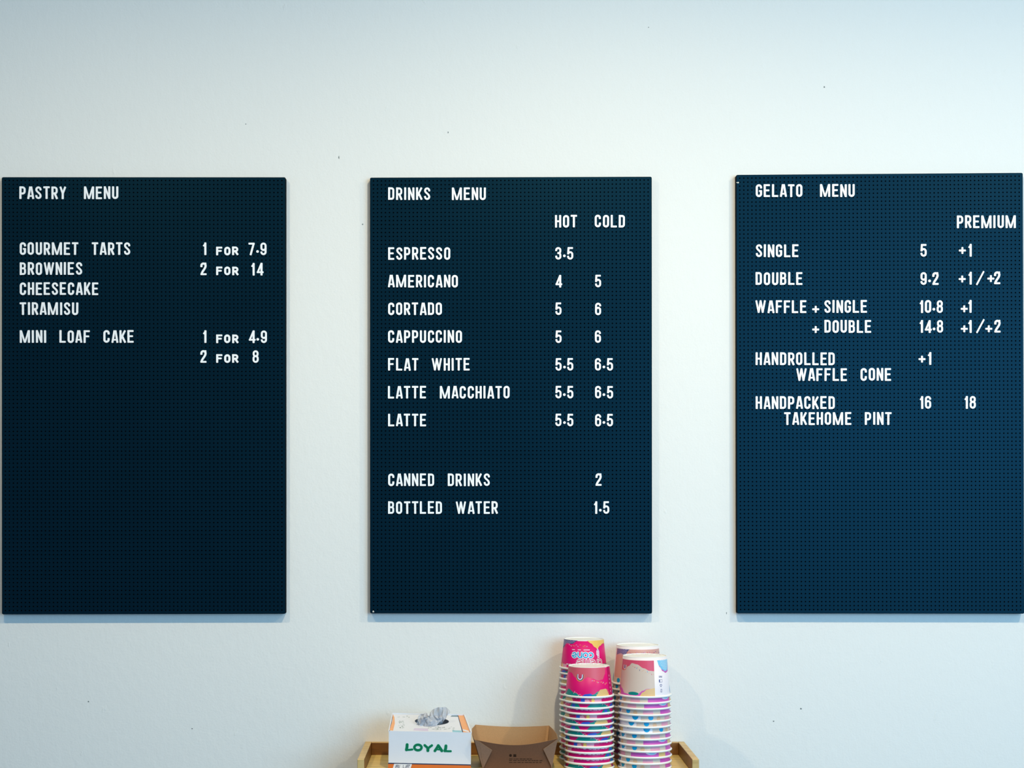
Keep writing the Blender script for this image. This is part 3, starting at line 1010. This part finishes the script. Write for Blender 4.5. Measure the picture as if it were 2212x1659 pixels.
def loyal():
    """wide hand-lettered capitals with flared strokes"""
    for nm, m, grow, off in (('lettering', S('mint_ink', 165, 228, 208), 0.9, .0002), ('lettering', M_GREEN, 0, .0004)):
        mb = MB()
        def g(strokes, q=[0]):
            for pts, cl, w_ in strokes:
                q[0] += 1
                slab_ribbon(mb, ribbon(pts, w_ + grow, cl, chamfer=.9), cl, 0, z0=.000015 * q[0], f3=lambda a, b, t: fr(a, -b, off + t))
        X = lambda *p: [(a, -b) for a, b in p]
        ring = [(902.9 + 7.8 * math.cos(2 * PI * i / 20), -(1614.6 + 6.0 * math.sin(2 * PI * i / 20))) for i in range(20)]
        g([(X((879.5, 1608.5), (879.2, 1614), (878.0, 1619.5)), False, 6.2), (X((878.5, 1619.8), (885, 1619.6), (890.8, 1618.8)), False, 4.2)])
        g([(ring, True, 5.2)])
        g([(X((917.5, 1609.8), (921, 1613), (924.6, 1616.2)), False, 5.2), (X((933, 1610.2), (929.5, 1612.5), (924.8, 1616.5)), False, 5.0), (X((924.4, 1616), (924.3, 1621.2)), False, 6.4)])
        g([(X((939.5, 1621.8), (943.5, 1616), (946.5, 1611)), False, 5.6), (X((946.8, 1610.5), (951, 1616.5), (954.5, 1621.6)), False, 6.2), (X((942.5, 1618.8), (952, 1619.2)), False, 3.0)])
        g([(X((963.3, 1611.2), (962.8, 1616.5), (961, 1621.6)), False, 6.2), (X((961, 1622), (968, 1622.6), (973.8, 1622.6)), False, 4.2)])
        mb.build(nm, [m], box)
loyal()
front_text('lettering', 'BLUE', 853.4, 1660.8, 7.0, 8.6, 1.7, M_NAVY, .0003, slant=.22, step=7.9)

# the crumpled grey plastic sheet that sticks out of the opening
def crumple():
    m = bpy.data.materials.new('grey_plastic_film')
    m.use_nodes = True
    nt = m.node_tree
    p = nt.nodes['Principled BSDF']
    n = nt.nodes.new('ShaderNodeTexNoise'); n.inputs['Scale'].default_value = 90
    r = nt.nodes.new('ShaderNodeValToRGB')
    r.color_ramp.elements[0].color = (0.42, 0.46, 0.54, 1); r.color_ramp.elements[1].color = (0.62, 0.64, 0.70, 1)
    nt.links.new(n.outputs['Fac'], r.inputs[0]); nt.links.new(r.outputs[0], p.inputs['Base Color'])
    p.inputs['Roughness'].default_value = 0.3
    p.inputs['Alpha'].default_value = 0.5
    root = empty('plastic_glove', (-.094, -.14, ZF + .075), 'crumpled translucent grey plastic sheet sticking out of the LOYAL carton', 'plastic sheet')
    def sheet(name, base, tip, nu, nv, seed, amp):
        """base: left and right foot points, tip: left and right upper points, all in photo pixels with depth"""
        v, f = [], []
        for j in range(nv + 1):
            t = j / nv
            for i in range(nu + 1):
                u = i / nu
                b = W(*base[0]).lerp(W(*base[1]), u)
                q = W(*tip[0]).lerp(W(*tip[1]), u)
                # pointed outline
                q.z += tip[2] * math.sin(u * PI) ** 0.8 * 0.001
                pnt = b.lerp(q, t)
                nz = noise.noise(Vector((u * 3.2 + t * 1.4 + seed, t * 1.2, seed)))
                nz2 = 0.5 - abs(noise.noise(Vector((u * 5 + t * 2 + seed, t * 2.0, 3 + seed)))) * 2
                pnt += Vector((nz2 * .002, (nz * amp + nz2 * amp * .45) * (.35 + t), nz * .0035 * t))
                v.append((pnt.x + .094, pnt.y + .14, pnt.z - ZF - .075))
        for j in range(nv):
            for i in range(nu):
                a = j * (nu + 1) + i
                f.append((a, a + 1, a + nu + 2, a + nu + 1))
        o = obj(name, v, f, m, root)
        o.data.polygons.foreach_set('use_smooth', [True] * len(o.data.polygons))
        s = o.modifiers.new('film', 'SOLIDIFY'); s.thickness = .0002
    sheet('film_fold', ((901, 1566, .150), (926, 1572, .158)), ((902, 1551, .15), (930, 1545, .150), 5), 30, 22, 1.3, .014)
    sheet('film_fold', ((915, 1571, .150), (955, 1563, .138)), ((928, 1543, .142), (972, 1538, .14), 13), 44, 30, 4.1, .018)
    sheet('film_fold', ((905, 1569, .160), (942, 1568, .160)), ((911, 1552, .158), (960, 1551, .156), 4), 36, 18, 8.6, .010)
crumple()

# ---------------------------------------------------------------- kraft paper tray
KR = mat('kraft_board_shaded', (0.150, 0.068, 0.036), 0.7, spec=0.25, var=0.16, scale=420, bump=0.12, bdist=0.0003)  # outside of the tray, its shade put into the kraft colour
KRF = mat('kraft_board_flap_lit', (0.235, 0.135, 0.088), 0.7, spec=0.25, var=0.16, scale=420, bump=0.12, bdist=0.0003)  # paler than the wall behind: light on the flaps painted in
KRI = mat('kraft_board_inside', (0.42, 0.235, 0.105), 0.7, spec=0.25, var=0.12, scale=420)
tr0 = Vector((0.080, -.145, ZF))
tray = empty('paper_tray', tr0, 'open brown kraft paper food tray between the carton and the cups', 'food tray')
def tp(px, py, d):
    p = W(px, py, d)
    return (p.x - tr0.x, p.y - tr0.y, p.z - ZF)
def panel(name, rows, mats=(KR, KRI), thick=.0007, offs=-1, parent=None):
    """rows of points (photo pixel, depth); a thin sheet with the kraft board's thickness"""
    v, f = [], []
    n = len(rows[0])
    for r_ in rows: v += [tp(*q) for q in r_]
    for j in range(len(rows) - 1):
        for i in range(n - 1):
            a = j * n + i
            f.append((a, a + 1, a + n + 1, a + n))
    o = obj(name, v, f, list(mats), parent or tray)
    s = o.modifiers.new('card', 'SOLIDIFY'); s.thickness = thick; s.offset = offs; s.material_offset = 1; s.material_offset_rim = 1
    return o
def edge(p, q, sag, n=14):
    """p, q = (px, py, d); a top edge sagging by sag pixels in the middle"""
    return [(p[0] + (q[0] - p[0]) * i / n, p[1] + (q[1] - p[1]) * i / n + sag * math.sin(PI * i / n), p[2] + (q[2] - p[2]) * i / n) for i in range(n + 1)]
FB = 1661.0
ft = edge((1024.5, 1597.5, .214), (1205, 1595.5, .214), 13)
fb = edge((1042.5, FB, .203), (1191.5, FB, .203), 0)
bt = edge((1027, 1565.5, .074), (1186.5, 1567.5, .074), 3.5)
zb = lambda d: 1065 + .5628 / ((CAMD - d) / CAMD) * 1000
bb = edge((1037, zb(.098), .098), (1178, zb(.098), .098), 0)
panel('front_wall', [fb, [tuple((a + b) / 2 for a, b in zip(p, q)) for p, q in zip(fb, ft)], ft])
panel('back_wall', [bt, [tuple((a + b) / 2 for a, b in zip(p, q)) for p, q in zip(bt, bb)], bb])
lt = [(1027, 1565.5, .074), (1019.5, 1574, .110), (1019, 1585, .160), (1024.5, 1597.5, .214)]
lb = [(1037, zb(.098), .098), (1038, zb(.13), .13), (1040, zb(.17), .17), (1042.5, FB, .203)]
panel('side_wall', [lb, lt])
rt = [(1186.5, 1567.5, .074), (1195.5, 1576, .120), (1202.5, 1585.5, .165), (1205, 1595.5, .214)]
rbm = [(1178, zb(.098), .098), (1183, zb(.13), .13), (1187, zb(.17), .17), (1191.5, FB, .203)]
panel('side_wall', [rt, rbm])
panel('base', [[(1042.5, FB - .3, .203), (1191.5, FB - .3, .203)], [(1037, zb(.098) - .3, .098), (1178, zb(.098) - .3, .098)]])
# glued corner flaps on the front
def flap(pts):
    v = [tp(x, y, d) for x, y, d in pts]
    o = obj('corner_flap', v, [tuple(range(len(v)))], [KRF, KRI], tray)
    s = o.modifiers.new('card', 'SOLIDIFY'); s.thickness = .0008; s.offset = 0; s.material_offset_rim = 1
flap([(1024.8, 1598, .2165), (1035.5, 1602, .2165), (1063.2, 1620.6, .2140), (1045, 1657, .2075), (1043, FB, .206)])
flap([(1204.6, 1596.5, .2165), (1191.4, FB, .206), (1190.8, 1655, .2078), (1173.4, 1618.2, .2145), (1199.5, 1600, .2165)])
# inner overlap edges at the two back corners
panel('inner_flap', [[(1026.5, 1567, .0765), (1038.5, zb(.1), .100)], [(1019.8, 1575, .11), (1040, zb(.13) - 1, .13)]], thick=.0006, mats=(KRI, KRI))
panel('inner_flap', [[(1181, 1568.5, .0765), (1176.5, 1609, .097)], [(1186.3, 1568.5, .0768), (1182, 1609, .099)]], thick=.0006, mats=(KRI, KRI))
# faint printing on the front: two round badges and three lines too small to read
mb = MB()
def fw(px, py, off=.0003):
    t = (py - 1609) / (FB - 1609)
    return tp(px, py, .214 - .011 * max(0, t) + off)
n = 16
mb.add([fw(1102.8 + 2.9 * math.cos(2 * PI * i / n), 1631.8 + 2.9 * math.sin(2 * PI * i / n)) for i in range(n)], [tuple(range(n))])
mb.add([fw(1109, 1629.4), fw(1115.2, 1629.4), fw(1115.2, 1635), fw(1109, 1635)], [(0, 1, 2, 3)])
rnd = random.Random(2)
for y, x1 in ((1638.8, 1150), (1642.2, 1172), (1646.4, 1170)):
    x = 1099.6
    while x < x1:
        L = rnd.uniform(2.5, 8)
        mb.add([fw(x, y), fw(min(x1, x + L), y), fw(min(x1, x + L), y + 1.1), fw(x, y + 1.1)], [(0, 1, 2, 3)])
        x += L + rnd.uniform(.8, 2.4)
mb.build('small_print', [mat('brown_ink', (0.030, 0.014, 0.008), 0.7, spec=0.1)], tray)

# ---------------------------------------------------------------- small wear: chips on the boards, nicks in the plaster
def blob(name, px, py, d, rx, rz, m, parent, off, lift=.0003):
    p = W(px, py, d)
    v = [(p.x - off[0], p.y - lift - off[1], p.z - off[2])]
    for i in range(9):
        a = 2 * PI * i / 9
        k = 1 + .25 * math.sin(i * 2.3 + px)
        v.append((p.x + rx * k * .001 * math.cos(a) - off[0], p.y - lift * .2 - off[1], p.z + rz * k * .001 * math.sin(a) - off[2]))
    return obj(name, v, [(0, 1 + i, 1 + (i + 1) % 9) for i in range(9)], m, parent)
M_CHIP = S('bare_chip', 205, 205, 195, 0.7)
M_NICK = S('plaster_nick', 120, 128, 128, 0.8)
roots = {o['label'].split('headed ')[1].split()[0]: o for o in bpy.data.objects if o.name.startswith('menu_board')}
blob('paint_chip', 1594, 394.5, TB, 3.2, 1.4, M_CHIP, roots['GELATO'], roots['GELATO'].location)
blob('paint_chip', 806.3, 1321, TB, 1.7, 2.0, M_CHIP, roots['DRINKS'], roots['DRINKS'].location)
for px, py, rx, rz in ((783.4, 484.6, 1.6, 1.6), (732, 340, 1.2, 3.4), (1780.5, 188, 1.5, 2.0), (191, 1515.5, 1.6, 1.6), (415, 1574, 1.6, 1.3), (1671, 1558, 1.8, 1.4),
                       (1730, 1531, 2.0, 1.8), (1569.5, 1324.5, .9, 2.4), (531, 268, 1.1, 1.2), (1401, 59, 1.1, 1.1), (968, 286, 1.0, 2.2)):
    blob('plaster_nick', px, py, 0.0, rx, rz, M_NICK, w, (0, 0, 0), .0004)
